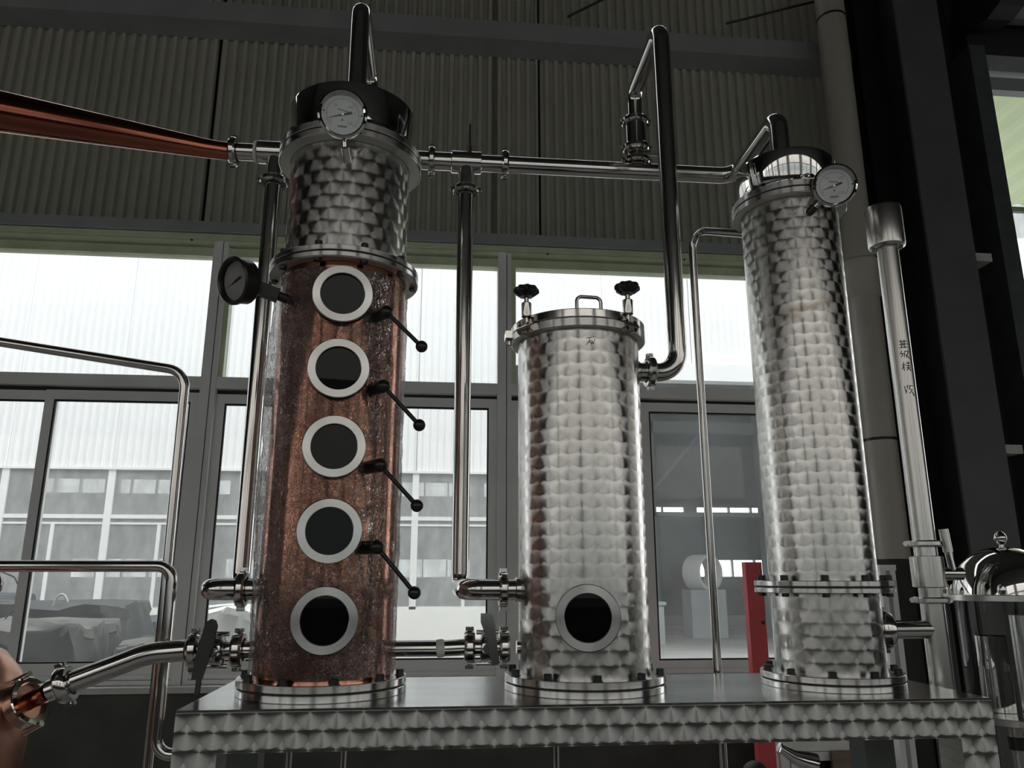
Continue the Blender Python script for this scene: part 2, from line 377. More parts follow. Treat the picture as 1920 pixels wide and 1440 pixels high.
struct(BX(-18,18,YF-.12,5.75,-.1,0).build('floor', M['floor'], smooth=False))
cl = setting('ceiling')
BX(-18,18,YF-.12,5.8,8.9,9.0).build('roof_sheet', M['roof'], cl, smooth=False)
struct(BX(-18.1,-18,YF-.12,5.75,0,8.9).build('wall_left', M['wallin'], smooth=False))
struct(BX(18,18.1,YF-.12,5.75,0,8.9).build('wall_right', M['wallin'], smooth=False))
wf = setting('wall_front')        # the same window wall behind the viewer
BX(-18,18,YF-.12,YF,0,1.40).build('dado_wall', M['lowwall'], wf, smooth=False)
BX(-18,18,YF-.12,YF,3.95,9).build('upper_wall', M['wallin'], wf, smooth=False)
BX(-18,18,YF-.1,YF-.02,2.87,2.985).build('transom', M['alu'], wf, smooth=False)
BX(-18,-15.2,YF-.12,YF,1.40,3.95).build('end_panel', M['wallin'], wf, smooth=False)
BX(14.6,18,YF-.12,YF,1.40,3.95).build('end_panel', M['wallin'], wf, smooth=False)
BX(-18,18,YF-.1,YF-.02,1.40,1.46).build('bottom_rail', M['alu'], wf, smooth=False)
for i in range(15):
    x = -15.23+2.11*i
    BX(x-.24,x+.24,YF-.1,YF-.02,1.46,2.87).build('mullion', M['alu'], wf, smooth=False)
    BX(x-.24,x+.24,YF-.1,YF-.02,2.985,3.95).build('mullion', M['alu'], wf, smooth=False)
    BX(x+1.02,x+1.09,YF-.1,YF-.02,1.03,2.87).build('stile', M['alu'], wf, smooth=False)
nb = thing('added_building', 'added unseen cream building behind the viewer, dimming and warming the window light', 'building', (0,-14,0))  # added out of view to dim and warm light through the front windows
BX(-45,45,-.3,0,-.02,10).build('siding_wall', M['cream'], nb, smooth=False)
BX(-45,45,0,.05,1.0,3.4).build('window_band', M['oin'], nb, smooth=False)
struct(BX(-60,60,-70,YF-.12,-.12,-.02).build('ground', M['ground'], smooth=False))
# steel H column
hc = thing('steel_column', 'tall charcoal painted steel H column right of the drainpipe', 'column', (3.74,5.2,0))
BX(-.18,.18,-.25,-.225,0,8.8).build('front_flange', M['hcol'], hc, smooth=False)
BX(-.22,.18,.225,.25,0,8.8).build('rear_flange', M['jamb'], hc, smooth=False)  # shade of the recess painted on: blacker than the front flange
BX(-.008,.008,-.225,.225,0,8.8).build('web_plate', M['jamb'], hc, smooth=False)  # shaded web, its darkness put into the colour as well
# door bay to the right
dr = setting('door_1')
BX(3.90,4.36,5.42,5.5,0,8.8).build('jamb', M['jamb'], dr, smooth=False)
BX(4.33,4.47,5.18,5.42,0,5.9).build('jamb', M['jambg'], dr, smooth=False)
BX(9.2,9.4,5.18,5.42,0,5.9).build('jamb', M['jambg'], dr, smooth=False)
BX(4.40,9.3,5.2,5.28,5.50,5.62).build('head_rail', M['girt'], dr, smooth=False)
BX(4.40,9.3,5.2,5.28,5.68,5.83).build('head_rail', M['girt'], dr, smooth=False)
BX(4.40,9.3,5.28,5.5,5.83,6.3).build('head_plate', M['jamb'], dr, smooth=False)
for i in range(20):           # roller shutter rolled up: each slat round the drum
    a = 2*PI*i/20
    m = Matrix.Translation((0,5.0,6.45)) @ Matrix.Rotation(a,4,'X')
    MB().box(4.62,9.2,-.055,.055,.34,.365,m).build('shutter_slat', M['girt'], dr, smooth=False)
MB().cyl(.33,4.6,9.2,24,Matrix.Translation((0,5.0,6.45)) @ Matrix.Rotation(PI/2,4,'Y')).build('shutter_drum', M['jamb'], dr)
MB().prism([(.36*math.cos(a*PI/8), .36*math.sin(a*PI/8)) for a in range(16)],4.36,4.58,Matrix.Translation((0,4.98,6.35)) @ Matrix.Rotation(PI/2,4,'Y')).build('drum_bracket', M['jamb'], dr, smooth=False)
for z in (3.97,2.47): BX(4.105,4.25,5.20,5.42,z,z+.065).build('bracket', M['sill'], dr, smooth=False)

# drainpipe
dp = thing('drainpipe', 'tall beige plastic drainpipe beside the dark steel column', 'pipe', (3.16,5.2,0))
MB().cyl(.112,1.72,8.8,32).build('pipe_length', M['pvc'], dp)
MB().lathe([(.113,3.62),(.128,3.64),(.128,3.86),(.134,3.87),(.134,3.91),(.115,3.925)],32,cap=False).build('socket_collar', M['pvc'], dp)
for z in (6.06,2.55): MB().lathe([(.113,z-.01),(.1155,z-.008),(.1155,z+.008),(.113,z+.01)],32,cap=False).build('joint_ring', M['bolt'], dp)
MB().cyl(.111,0,1.72,32).build('lower_length', M['pvcdark'], dp, label='lower length of the drainpipe, shade painted dark')  # shade on the lower pipe painted as a near-black colour

# bracing rods
for p0,p1,l in (((.99,5.36,6.05),(2.15,5.36,6.80),'thin bracing rod slanting up above the grey girt, left one'),((2.33,5.36,6.09),(3.62,5.36,6.55),'thin bracing rod running from the grey girt to the drainpipe')):
    tag(MB().tube([p0,p1],.011,8).build('bracing_rod', M['iron']), l, 'rod', 'bracing rods by the girt')

# ------------------------------------------------------------------ outside
struct(BX(-60,60,5.75,70,-.12,-.02).build('ground', M['ground'], smooth=False))
ob = thing('warehouse_building', 'white corrugated warehouse with long grey windows across the yard', 'building', (0,17,0))
OX = [-17.3+2.11*i for i in range(17)]
D0, D1 = 3.6, 7.75              # great door opening
def opp(x0,x1,z0,z1,pitch=.16): return corrugated(x0,x1,z0,z1,.0,pitch,.03)
for i in range(16):
    x0,x1 = OX[i],OX[i+1]
    z0 = 3.84
    if x1 > D0 and x0 < D1: z0 = 6.3
    opp(x0,x1-.006,z0,9.9).build('siding_sheet', M['oside'], ob, smooth=False)
for i in range(16):
    x0,x1 = OX[i],OX[i+1]
    if x1 > D0 and x0 < D1: continue
    f = link('window', None, ob)
    BX(x0-.07,x0+.07,-.02,.1,1.0,3.84).build('mullion', M['oframe'], f, smooth=False)
    BX(x0+.07,x1-.07,-.01,.09,2.78,2.86).build('transom', M['oframe'], f, smooth=False)
    BX(x0+.07,x1-.07,.0,.08,2.66,2.70).build('sash_rail', M['oframe'], f, smooth=False)
    BX(x0+.07,x1-.07,-.01,.09,.94,1.0).build('sill', M['oframe'], f, smooth=False)
    BX((x0+x1)/2-.035,(x0+x1)/2+.035,.0,.08,1.0,2.66).build('stile', M['oframe'], f, smooth=False)
    BX(x0+.07,x1-.07,.03,.04,1.0,3.84).build('pane', M['opane'], f, smooth=False)
BX(-17.3,D0,-.02,.15,-.02,.94).build('plinth_wall', M['obase'], ob, smooth=False)
BX(D1,16.5,-.02,.15,-.02,.94).build('plinth_wall', M['obase'], ob, smooth=False)
for a,b in ((-17.3,D0),(D1,16.5)): BX(a,b,-.06,.0,3.79,3.84).build('drip_flashing', M['oframe'], ob, smooth=False)
BX(D0-.4,D1+.4,-.35,-.03,5.95,6.35).build('door_head_box', M['oside'], ob, smooth=False)
BX(D0-.12,D0,-.1,.15,-.02,5.95).build('door_post', M['oframe'], ob, smooth=False)
BX(D1,D1+.12,-.1,.15,-.02,5.95).build('door_post', M['oframe'], ob, smooth=False)
for i in range(9):
    x0 = -1.0+2*i
    f = link('window', None, ob)
    BX(x0,x0+.08,-.03,.08,9.95,11.5).build('mullion', M['oframe'], f, smooth=False)
    BX(x0,x0+2,-.03,.08,11.4,11.5).build('rail', M['oframe'], f, smooth=False)
    BX(x0,x0+2,-.03,.08,9.9,10.0).build('rail', M['oframe'], f, smooth=False)
    BX(x0,x0+2,.02,.03,9.95,11.5).build('pane', M['opane'], f, smooth=False)
BX(-17.3,17,-.06,.3,11.5,12.4).build('fascia', M['oside'], ob, smooth=False)
BX(-17.3,17,.5,.6,9.3,12.4).build('added_backing', M['oin'], ob, smooth=False)  # added board hiding the sky behind the upper panes, so they darken
# the far hall behind it
for a,b,z0,z1,z2,z3 in ((-17.3,3.0,1.6,2.35,5.1,5.72),(3.0,17,1.62,2.35,4.42,4.72)):
    BX(a,b,18.0,18.2,-.02,z0).build('far_wall', M['oin'], ob, smooth=False)
    BX(a,b,18.0,18.2,z1,z2).build('far_wall', M['oin'], ob, smooth=False)
    BX(a,b,18.0,18.2,z3,12).build('far_wall', M['oin'], ob, smooth=False)
    x = a; i = 0
    while x < b:
        BX(x,x+(.6 if i%5==3 else .07),18.0,18.2,z2,z3).build('far_mullion', M['oin'], ob, smooth=False)
        BX(x,x+(1.05 if i%6 in (0,1) else .06),18.0,18.2,z0,z1).build('far_mullion', M['oin'], ob, smooth=False)
        x += 1.05; i += 1
BX(-17.3,17,.3,18.2,9.2,9.3).build('hall_roof', M['oin'], ob, smooth=False)
BX(-17.4,-17.3,.0,18.2,-.02,9.3).build('gable_wall', M['oin'], ob, smooth=False)
BX(17,17.1,.0,18.2,-.02,9.3).build('gable_wall', M['oin'], ob, smooth=False)
for i in range(4):
    x0 = 3.2+i*4.0
    BX(x0,x0+.3,9,9.3,-.02,9.2).build('hall_post', M['oin'], ob, smooth=False)
    MB().tube([(x0+.15,9.1,4.4),(x0+2.1,9.1,6.6)],.06,6).build('hall_brace', M['oin'], ob)
BX(-17.3,17,9,9.25,6.5,6.9).build('hall_beam', M['oin'], ob, smooth=False)
BX(-17.3,17,9,9.25,3.6,3.75).build('hall_beam', M['oin'], ob, smooth=False)
# machines standing in the far doorway
rt = thing('ring_roller', 'large pale ring standing inside the open warehouse door', 'machine', (7.6,22.0,0))
MB().lathe([(.42,-.3),(.5,-.3),(.5,.3),(.42,.3),(.42,-.3)],32,Matrix.Translation((0,0,1.72)) @ Matrix.Rotation(PI/2,4,'X') @ Matrix.Rotation(.5,4,'Y'),cap=False).build('ring', M['oframe'], rt)
BX(-.5,.5,-.4,.4,-.02,1.26).build('cradle', M['oin'], rt, smooth=False)
for i,(x,y,h,l) in enumerate(((4.9,20.0,1.0,'grey workbench with clutter inside the warehouse door, left one'),(9.6,21.5,1.2,'grey workbench inside the warehouse door, right of the pale ring'))):
    b = thing('workbench', l, 'workbench', (x,y,0), 'workbenches in the far hall')
    BX(-.9,.9,-.4,.4,h-.08,h).build('bench_top', M['oin'], b, smooth=False)
    BX(-.85,-.7,-.35,.35,-.02,h-.08).build('leg', M['oin'], b, smooth=False)
    BX(.7,.85,-.35,.35,-.02,h-.08).build('leg', M['oin'], b, smooth=False)
    BX(-.4,.2,-.25,.25,h,h+.35).build('vice', M['iron'], b, smooth=False)
# canopy outside the door bay
cp = thing('canopy', 'pale green corrugated canopy outside the far right door opening', 'canopy', (4.3,5.8,6.4))
MB().add(*(lambda P: ([(a,b*3,c+.06*(1-b)) for b in (0,1) for a,c in P], [(i,i+1,len(P)+i+1,len(P)+i) for i in range(len(P)-1)]))(
    [(i*.08-.015*(i%2), .055*((i//2)%2)) for i in range(90)])).build('corrugated_sheet', M['canopy'], cp, smooth=False)
BX(0,7.1,2.96,3.02,-.07,-.005).build('edge_rail', M['jambg'], cp, smooth=False)

def lump(name, label, cat, x0,x1,y0,y1,z1, mat, top=None, sd=1, group=None):
    rnd = random.Random(sd); t = thing(name, label, cat, ((x0+x1)/2,(y0+y1)/2,-.02), group)
    nx, nz = 14, 8; hx, hy, hz = (x1-x0)/2,(y1-y0)/2,z1+.02
    vs = []; fs = []; per = 4*nx
    for k in range(nz+1):
        f = k/nz
        for q in range(per):
            s = q//nx; p = (q%nx)/nx*2-1
            x,y = ((p,-1),(1,p),(-p,1),(-1,-p))[s]
            rr = 1-.10*f**4-.04*math.sin(q*1.7+k*.9)*f; j = lambda a: rnd.uniform(-a,a)
            l = max(abs(x),abs(y))/((abs(x)**7+abs(y)**7)**(1/7))
            vs.append((x*hx*rr*l+j(.035), y*hy*rr*l+j(.035), f*hz+j(.02)*(k>0)-(.03*math.sin(q*.8)+.03)*(k==nz)))
    for k in range(nz):
        for q in range(per): fs.append((k*per+q,k*per+(q+1)%per,(k+1)*per+(q+1)%per,(k+1)*per+q))
    MB().add(vs,fs).build('wrapped_body', mat, t, ang=60)
    b = nz*per; tv = [Vector(v) for v in vs[b:]]
    c = Vector((0,0,hz+.03)); m2 = MB()
    inner = [v*.55+c*.45+Vector((0,0,rnd.uniform(-.02,.03))) for v in tv]
    rim = [Vector((v.x*1.03,v.y*1.03,v.z-.05-rnd.uniform(0,.05))) for v in tv]
    m2.add(rim+[v+Vector((0,0,.012)) for v in tv]+inner+[c],
        [(q,(q+1)%per,per+(q+1)%per,per+q) for q in range(per)]+[(per+q,per+(q+1)%per,2*per+(q+1)%per,2*per+q) for q in range(per)]+[(2*per+q,2*per+(q+1)%per,3*per) for q in range(per)])
    m2.build('top_sheet', top or mat, t, ang=60)
    return t
lump('wrapped_pallet','tall grey tarpaulin wrapped stack outside the left window, square right edge','stack',-5.3,-3.22,8.7,10.1,1.32,M['tarp'],M['tarp'],1,'wrapped stacks outside')
lump('wrapped_pallet','lower grey stack with dusty top outside the left window, in front of the taller stack','stack',-4.6,-2.90,7.1,8.3,1.20,M['tarp'],M['dust'],2,'wrapped stacks outside')
lump('wrapped_pallet','low blue grey wrapped stack outside, right of the tall grey stack','stack',-4.0,-2.1,10.6,11.8,1.08,M['tarpblue'],M['tarpblue'],3,'wrapped stacks outside')
lump('wrapped_pallet','low wrapped stack with pale dusty top outside, in front of the blue grey one','stack',-2.82,-2.2,7.4,8.4,1.02,M['tarp'],M['dust'],4,'wrapped stacks outside')
lump('wrapped_pallet','blue grey wrapped stack outside at the far left of the window','stack',-7.6,-5.4,10.6,12.0,1.36,M['tarpblue'],M['tarpblue'],5,'wrapped stacks outside')
lump('plastic_bundle','bright white plastic covered bundle outside, behind the copper column','bundle',-2.5,-1.5,8.7,9.7,1.28,M['bag'],M['bag'],6)
tag(MB().tube(fillet([(-3.95,7.7,1.66),(-3.80,7.7,1.60),(-3.69,7.7,1.42),(-3.74,7.7,1.34),(-3.9,7.8,1.20)],.06),.007,8).build('cable', M['iron']),'thin black cable looping up from the lower grey stack outside','cable')
tag(MB().tube([(-3.98+.075*math.cos(a*PI/10),9.1,1.27+.15*math.sin(a*PI/10)) for a in range(11)],.012,8).build('hose', M['oframe']),'white hose loop standing on the taller grey stack','hose')

# ------------------------------------------------------------------ still: shared builders
def tri_clamp(parent, p, d, r, name='clamp', spin=0, w=.0085, mat=None):
    R0 = r+.0135; mat = mat or M['steel']
    o = MB().lathe([(r+.002,-w),(R0-.003,-w),(R0,-w*.55),(R0,w*.55),(R0-.003,w),(r+.002,w)],32,cap=False).build(name, mat, parent)
    o.matrix_local = along(p, d) @ Matrix.Rotation(spin,4,'Z')
    for s in (1,-1):
        n = MB().box(-.006,.006,R0-.003 if s>0 else -R0-.006,R0+.006 if s>0 else -R0+.003,-w*.8,w*.8)
        n.cyl(.0042,-.0095,.0095,10,Matrix.Translation((0,s*(R0+.002),0)) @ Matrix.Rotation(PI/2,4,'Y'))
        n.build('hinge_lug', mat, o)
    return o
def tube_part(parent, pts, r, rad=None, name='tube', mat=None, n=20):
    if rad: pts = fillet(pts, rad)
    return MB().tube(pts, r, n).build(name, mat or M['steel'], parent)
def collar(parent, p, d, r, w, name='ferrule', mat=None):
    o = MB().lathe([(r-.002,-w),(r,-w+.0015),(r,w-.0015),(r-.002,w)],28).build(name, mat or M['steel'], parent)
    o.matrix_local = along(p, d); return o
bolt_me = MB().cyl(.0078,0,.011,14,b=.0012).cyl(.0098,-.0015,.001,14).mesh('bolt', M['bolt'])
nut_me = MB().prism([(.008*math.cos(a*PI/3),.008*math.sin(a*PI/3)) for a in range(6)],-.007,0).mesh('nut', M['bolt'])
def flange(parent, r, z0, z1, rb, nb=10, ph=0, name='flange', split=True, nuts=False, under=0):
    zm = (z0+z1)/2; b = .0012
    if split:
        fl = MB().lathe([(.05,z0),(r-b,z0),(r,z0+b),(r,zm-.0018-b),(r-b,zm-.0018),(.05,zm-.0018)],72,cap=False).build(name, M['edge'], parent)
        MB().lathe([(.05,zm-.0018),(r-.004,zm-.0018),(r-.004,zm+.0012),(.05,zm+.0012)],64,cap=False).build('gasket', M['gasket'], fl)
        f2 = MB().lathe([(.05,zm+.0012),(r-b,zm+.0012),(r,zm+.0012+b),(r,z1-b),(r-b,z1),(.05,z1)],72,cap=False).build(name, M['edge'], parent)
    else: f2 = MB().lathe([(.05,z0),(r-b,z0),(r,z0+b),(r,z1-b),(r-b,z1),(.05,z1)],72,cap=False).build(name, M['edge'], parent)
    if under:
        MB().lathe([(under,z0-.0006),(r-.003,z0-.0006),(r-.003,z0-.0001),(under,z0-.0001)],64,cap=False).build('brushed_underside', M['under'], f2)
    for i in range(nb):
        a = ph+2*PI*i/nb
        link('bolt', bolt_me, f2, (rb*math.cos(a), rb*math.sin(a), z1))
        if nuts: link('nut', nut_me, f2, (rb*math.cos(a), rb*math.sin(a), z0))
    return f2
def camang(x, y): return math.atan2(-y, -x)        # direction from a column axis towards the viewer's side
def sight_glass(parent, z, R0, ang, ro=.0585, ri=.042, front=.147):
    d = Vector((math.cos(ang), math.sin(ang), 0)); m = along((d.x*front, d.y*front, z), d)
    s = MB().lathe([(ri,-.004),(ri,.0),(ri+.0012,.0012),(ro-.0012,.0012),(ro,0),(ro,-.008),(ri,-.008)],64,cap=False).build('sight_glass_ring', M['ring'], parent)
    s.matrix_local = m
    MB().lathe([(ro+.0015,-.0145),(ro+.0015,-.008)],48,cap=False).build('gasket_ring', M['gasket'], s)
    MB().lathe([(ro,-.05),(ro,-.0145),(ri,-.0145),(ri,-.05)],48,cap=False).build('neck', M['steel'], s)
    MB().cyl(ri+.0005,-.0075,-.0050,48).build('glass_disc', M['sight'], s)
    MB().lathe([(1e-6,-.0125),(ri,-.0125),(ri,-.0075)],40,cap=False).build('bore_shade', M['dark'], s)  # unlit inside of the vessel painted as a black disc
    return s
def gauge(label, c, nrm, R0=.049, dep=.03, dark=False, roll=0):
    g = thing('dial_thermometer', label, 'gauge', c, 'round dial gauges on the columns')
    q = along((0,0,0), nrm) @ Matrix.Rotation(roll,4,'Z'); 
    case = M['black'] if dark else M['mirror']
    o = MB().lathe([(1e-6,-dep),(R0*.86,-dep),(R0*.92,-dep+.003),(R0*.92,-.008),(R0,-.006),(R0,.001),(R0-.004,.004),(R0-.0075,.001),(R0-.0085,-.006),(R0-.0085,-.009),(1e-6,-.009)],56,cap=False).build('case', case, g)
    o.matrix_local = q
    ri = R0-.0088
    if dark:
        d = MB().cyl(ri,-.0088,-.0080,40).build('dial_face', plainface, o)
    else:
        d = MB().cyl(ri,-.0088,-.0080,40).build('dial_face', M['dial'], o)
    arc = MB()
    for k in range(31):
        a = R_(222-264*k/30); l = .0035 if k%5==0 else .002; r1 = ri*.80; wd = .0005 if k%5==0 else .0003
        arc.box(r1-l,r1,-wd,wd,-.0080,-.0077,Matrix.Rotation(a,4,'Z'))
    n = 48; b = len(arc.v)
    for k in range(n+1):
        a = R_(222-264*k/n)
        for r in (ri*.80-.0003, ri*.80+.0004): arc.v.append((r*math.cos(a), r*math.sin(a), -.0077))
    for k in range(n): arc.f.append((b+2*k,b+2*k+2,b+2*k+3,b+2*k+1))
    a_ = arc.build('scale', M['inkgrey'], o, smooth=False); a_['kind'] = 'stuff'
    nd = MB().add([(-.034,0,0),(.0,-.0013,0),(.018,-.0022,0),(.019,0,0),(.018,.0022,0),(0,.0013,0),(-.034,0,.0006),(.0,-.0013,.0006),(.018,-.0022,.0006),(.019,0,.0006),(.018,.0022,.0006),(0,.0013,.0006)],
       [(0,1,2,3,4,5)[::-1],(6,7,8,9,10,11)]+[(i,(i+1)%6,(i+1)%6+6,i+6) for i in range(6)], Matrix.Translation((0,0,-.006)) @ Matrix.Rotation(R_(17),4,'Z') @ Matrix.Scale(ri/.0402,4))
    nd.build('needle', M['ink'], o, smooth=False)
    MB().cyl(.0022,-.0075,-.0048,16).build('hub', M['steel'], o)
    if not dark:
        MB().prism([(-.0013,-.0085),(.0013,-.0085),(.0009,-.0115),(0,-.0135),(-.0009,-.0115)],-.0079,-.0076).build('pointer_mark', M['ink'], o, smooth=False)
        for tx,px,py,sz in (('0',-.0235,-.0135,.008),('50',-.014,.0175,.008),('100',.0145,.0155,.008),('150',.014,-.0165,.008)):
            text_part(tx, (px,py,-.0078), sz, M['inkgrey'], o)
        MB().box(-.009,.009,-.0255,-.0215,-.0079,-.0077).build('printed_line', M['inkgrey'], o, smooth=False)
        MB().prism([(-.0105+.0021*i, .0095-.0004*i) for i in range(11)]+[(.0105-.0021*i, .0062+.0004*i+.0026-.001) for i in range(11)],-.0079,-.0077).build('printed_line', M['inkgrey'], o, smooth=False)
        for sx in (-1,1): MB().cyl(.0016,-.0085,-.006,10,Matrix.Translation((sx*.037,sx*-.002+.003,0))).build('dial_screw', M['ink'], o)
    MB().cyl(ri+.0008,-.0035,-.0028,40).build('gauge_glass', M['gglass'], o)
    return g
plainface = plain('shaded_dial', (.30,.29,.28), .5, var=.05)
def text_part(body, p, size, mat, parent, name='numeral'):
    cu = bpy.data.curves.new('numeral','FONT'); cu.body = body; cu.size = size; cu.align_x = 'CENTER'; cu.align_y = 'CENTER'; cu.extrude = .0001; cu.resolution_u = 3
    tmp = bpy.data.objects.new('numeral', cu); C.objects.link(tmp)
    me = bpy.data.meshes.new_from_object(tmp.evaluated_get(bpy.context.evaluated_depsgraph_get())); me.materials.clear(); me.materials.append(mat)
    bpy.data.objects.remove(tmp); o = link(name, me, parent, p); return o
def pen_strokes(parent, R0, z, u0, h, strokes, wd=.0009):
    # handwriting on a tube: strokes are (x,y) lists in a unit box, laid round the tube's surface
    m = MB()
    for s in strokes:
        pts = []
        for (x0,y0),(x1,y1) in zip(s[:-1], s[1:]):
            for k in range(4):
                f = k/4; pts.append((x0+(x1-x0)*f, y0+(y1-y0)*f))
        pts.append(s[-1])
        m.tube([((R0+.0002)*math.sin((u0+x*h)/R0), -(R0+.0002)*math.cos((u0+x*h)/R0), z+y*h) for x,y in pts], wd, 5)
    o = m.build('handwriting', M['pen'], parent); o['kind'] = 'stuff'; return o

ZP = 1.389
# ------------------------------------------------------------------ platform
pf = thing('still_platform', 'engine turned stainless table frame carrying the three columns', 'table', (0,1.4,0))
BX(-.411,1.004,0,.40,ZP-.004,ZP).build('top_plate', M['plate'], pf, smooth=False)
BX(-.411,1.004,-.001,.003,ZP-.066,ZP-.0045).build('front_apron', M['t_plane'], pf, smooth=False)
BX(-.411,1.004,.397,.40,ZP-.066,ZP-.0045).build('rear_apron', M['satin'], pf, smooth=False)
for x in (-.411,1.001): BX(x,x+.003,.003,.397,ZP-.066,ZP-.0045).build('side_apron', M['t_plane'], pf, smooth=False)
for x0,x1 in ((-.411,-.341),(.938,1.004)):
    BX(x0,x1,-.001,.068,0,ZP-.066).build('leg', M['t_plane'], pf, smooth=False)
    BX(x0,x1,.332,.40,0,ZP-.066).build('leg', M['jambg'], pf, smooth=False)  # rear leg is steel too; its shade is put into the colour
MB().tube([(-.411,0,ZP-.003),(1.004,0,ZP-.003)],.0022,8).build('front_edge', M['mirror'], pf)

# ------------------------------------------------------------------ copper column
cx, cyy = -.205, 1.6
co = thing('distillation_column', 'copper distillation column with five round sight glasses, left on the platform', 'column', (cx,cyy,ZP))
CA = camang(cx,cyy)
flange(co,.158,.0,.029,.146,10,CA+R_(8),'base_flange')
MB().lathe([(.1305,.029),(.1305,.824)],96,cap=False).build('copper_shell', M['copper'], co)
flange(co,.157,.824,.849,.146,10,CA+R_(14),'middle_flange',nuts=True,under=.132)
MB().lathe([(.1298,.849),(.1298,1.094)],96,cap=False).build('steel_shell', M['t_col'], co)
flange(co,.156,1.094,1.127,.145,10,CA+R_(14),'upper_flange',under=.131)
MB().lathe([(.142,1.127),(.142,1.141),(.134,1.146),(.1285,1.152),(.1400,1.222),(.139,1.227),(.134,1.231),(.03,1.246),(1e-6,1.246)],80,cap=False).build('lid', M['mirror'], co)
for z in (.1365,.2925,.4475,.5985,.7495): sight_glass(co,z,.1305,CA-R_(1))
for z in (.264,.414,.566,.716):
    a = CA+R_(29); d = Vector((math.cos(a),math.sin(a),0))
    l = MB().cyl(.0125,.0,.048,20,b=.002).sphere(.0135,20,Matrix.Translation((0,0,.046))).build('lever_boss', M['black'], co)
    l.matrix_local = along((d.x*.126,d.y*.126,z), d)
    p0 = Vector((d.x*.172,d.y*.172,z)); p1 = Vector((.172,-.139,z-.0745-.006*(z<.35)+.006*(z>.6)))
    MB().tube([p0-l.location*0, p1],.0042,12).build('lever_rod', M['black'], co)
    MB().sphere(.0118,24,Matrix.Translation(p1)).build('lever_knob', M['black'], co)
# cling film round the copper section
random.seed(11)
fv = []; ff = []; na, nz = 260, 230
from mathutils import noise as mn
for k in range(nz+1):
    f = k/nz; z = .035+.775*f
    for q in range(na):
        a = 2*PI*q/na; c, s = math.cos(a), math.sin(a)
        p = Vector((c*2.2,s*2.2,z*6))
        left = max(0,-c)**2
        r = .1335+.0045*abs(mn.noise(p*2.6))+.017*left*max(.05,.6+1.3*mn.noise(p*1.1))*(.35+.65*math.sin(PI*min(1,f*1.05)))
        r += .0024*mn.noise(Vector((c*7,s*7,z*30)))+.0015*(1-abs(2.2*mn.noise(Vector((c*13,s*13,z*75+c*9)))))**2*(.35+.9*left)+.0009*(1-abs(2.2*mn.noise(Vector((c*27+z*40,s*27,z*130)))))
        fv.append((r*c, r*s, z))
def hole(p):
    a = math.atan2(p[1],p[0]); da = (a-(CA-R_(1))+PI) % (2*PI)-PI
    return abs(da) < 1 and any((da*.133)**2+(p[2]-z)**2 < .0595**2 for z in (.1365,.2925,.4475,.5985,.7495))
for k in range(nz):
    for q in range(na):
        if hole(fv[k*na+q]) and hole(fv[(k+1)*na+(q+1)%na]): continue
        ff.append((k*na+q,k*na+(q+1)%na,(k+1)*na+(q+1)%na,(k+1)*na+q))
fo = MB().add(fv,ff).build('plastic_film', M['film'], co, ang=180)
fo['label'] = 'crinkled clear plastic film wrapped around the copper shell'

# ------------------------------------------------------------------ middle vessel
mx_, my_ = .302, 1.6
mv = thing('condenser_vessel', 'short engine turned steel vessel with clamped lid, middle of the platform', 'vessel', (mx_,my_,ZP))
MA = camang(mx_,my_)
flange(mv,.158,.0,.029,.147,10,MA+R_(9),'base_flange')
MB().lathe([(.13,.029),(.13,.700)],96,cap=False).build('shell', M['t_mid'], mv)
flange(mv,.145,.700,.718,.138,0,0,'rim_flange',split=False,under=.131)
ld = MB().lathe([(.138,.719),(.144,.719),(.145,.7205),(.145,.735),(.143,.737),(.05,.745),(1e-6,.746)],80,cap=False).build('lid', M['steel'], mv)
MB().tube(fillet([(.0,.0,.74),(.0,.0,.815),(.055,.005,.815),(.055,.005,.74)],.012),.0042,12).build('lid_handle', M['steel'], ld)
MB().cyl(.1405,.7178,.7192,64).build('lid_gasket', M['gasket'], mv)
def clamp_knob(a):
    d = Vector((math.cos(a),math.sin(a),0)); p = d*.150
    k = MB().lathe([(.0035,.700),(.0035,.733),(.0105,.733),(.0105,.737),(.011,.739),(.011,.762),(.009,.764),(.005,.765),(.005,.782)],24,Matrix.Translation((p.x,p.y,0))).build('clamp_screw', M['steel'], mv)
    st = []
    for i in range(48):
        t = 2*PI*i/48; st.append(((.0245+.0025*math.cos(8*t))*math.cos(t),(.0245+.0025*math.cos(8*t))*math.sin(t)))
    h = MB()
    n = 48; lv = [(.55,.777),(.8,.782),(1,.786),(1,.793),(.85,.798),(.4,.80)]
    vs = [(x*s+p.x,y*s+p.y,z) for s,z in lv for x,y in st]
    fs = [(r*n+i,r*n+(i+1)%n,(r+1)*n+(i+1)%n,(r+1)*n+i) for r in range(len(lv)-1) for i in range(n)]+[tuple(range(n))[::-1],tuple((len(lv)-1)*n+i for i in range(n))]
    h.add(vs,fs).build('hand_knob', M['black'], k)
    m = Matrix.Translation((d.x*.150,d.y*.150,.708)) @ Matrix.Rotation(a,4,'Z')
    MB().box(-.014,.008,-.016,-.008,-.012,.010,m).box(-.014,.008,.008,.016,-.012,.010,m).cyl(.009,-.021,.021,16,m @ Matrix.Rotation(PI/2,4,'X')).build('hinge_block', M['steel'], k)
clamp_knob(MA-R_(44)); clamp_knob(MA+R_(44)); clamp_knob(MA+R_(136)); clamp_knob(MA-R_(136)) if False else None
MB().lathe([(.0055,0),(.0055,.018)],12,Matrix.Translation((-.149,.01,.70))).box(-.158,-.14,-.008,.028,.712,.728).build('rear_hinge', M['steel'], mv)
sight_glass(mv,.139,.13,MA+R_(3.2),.0595,.0428,.150)
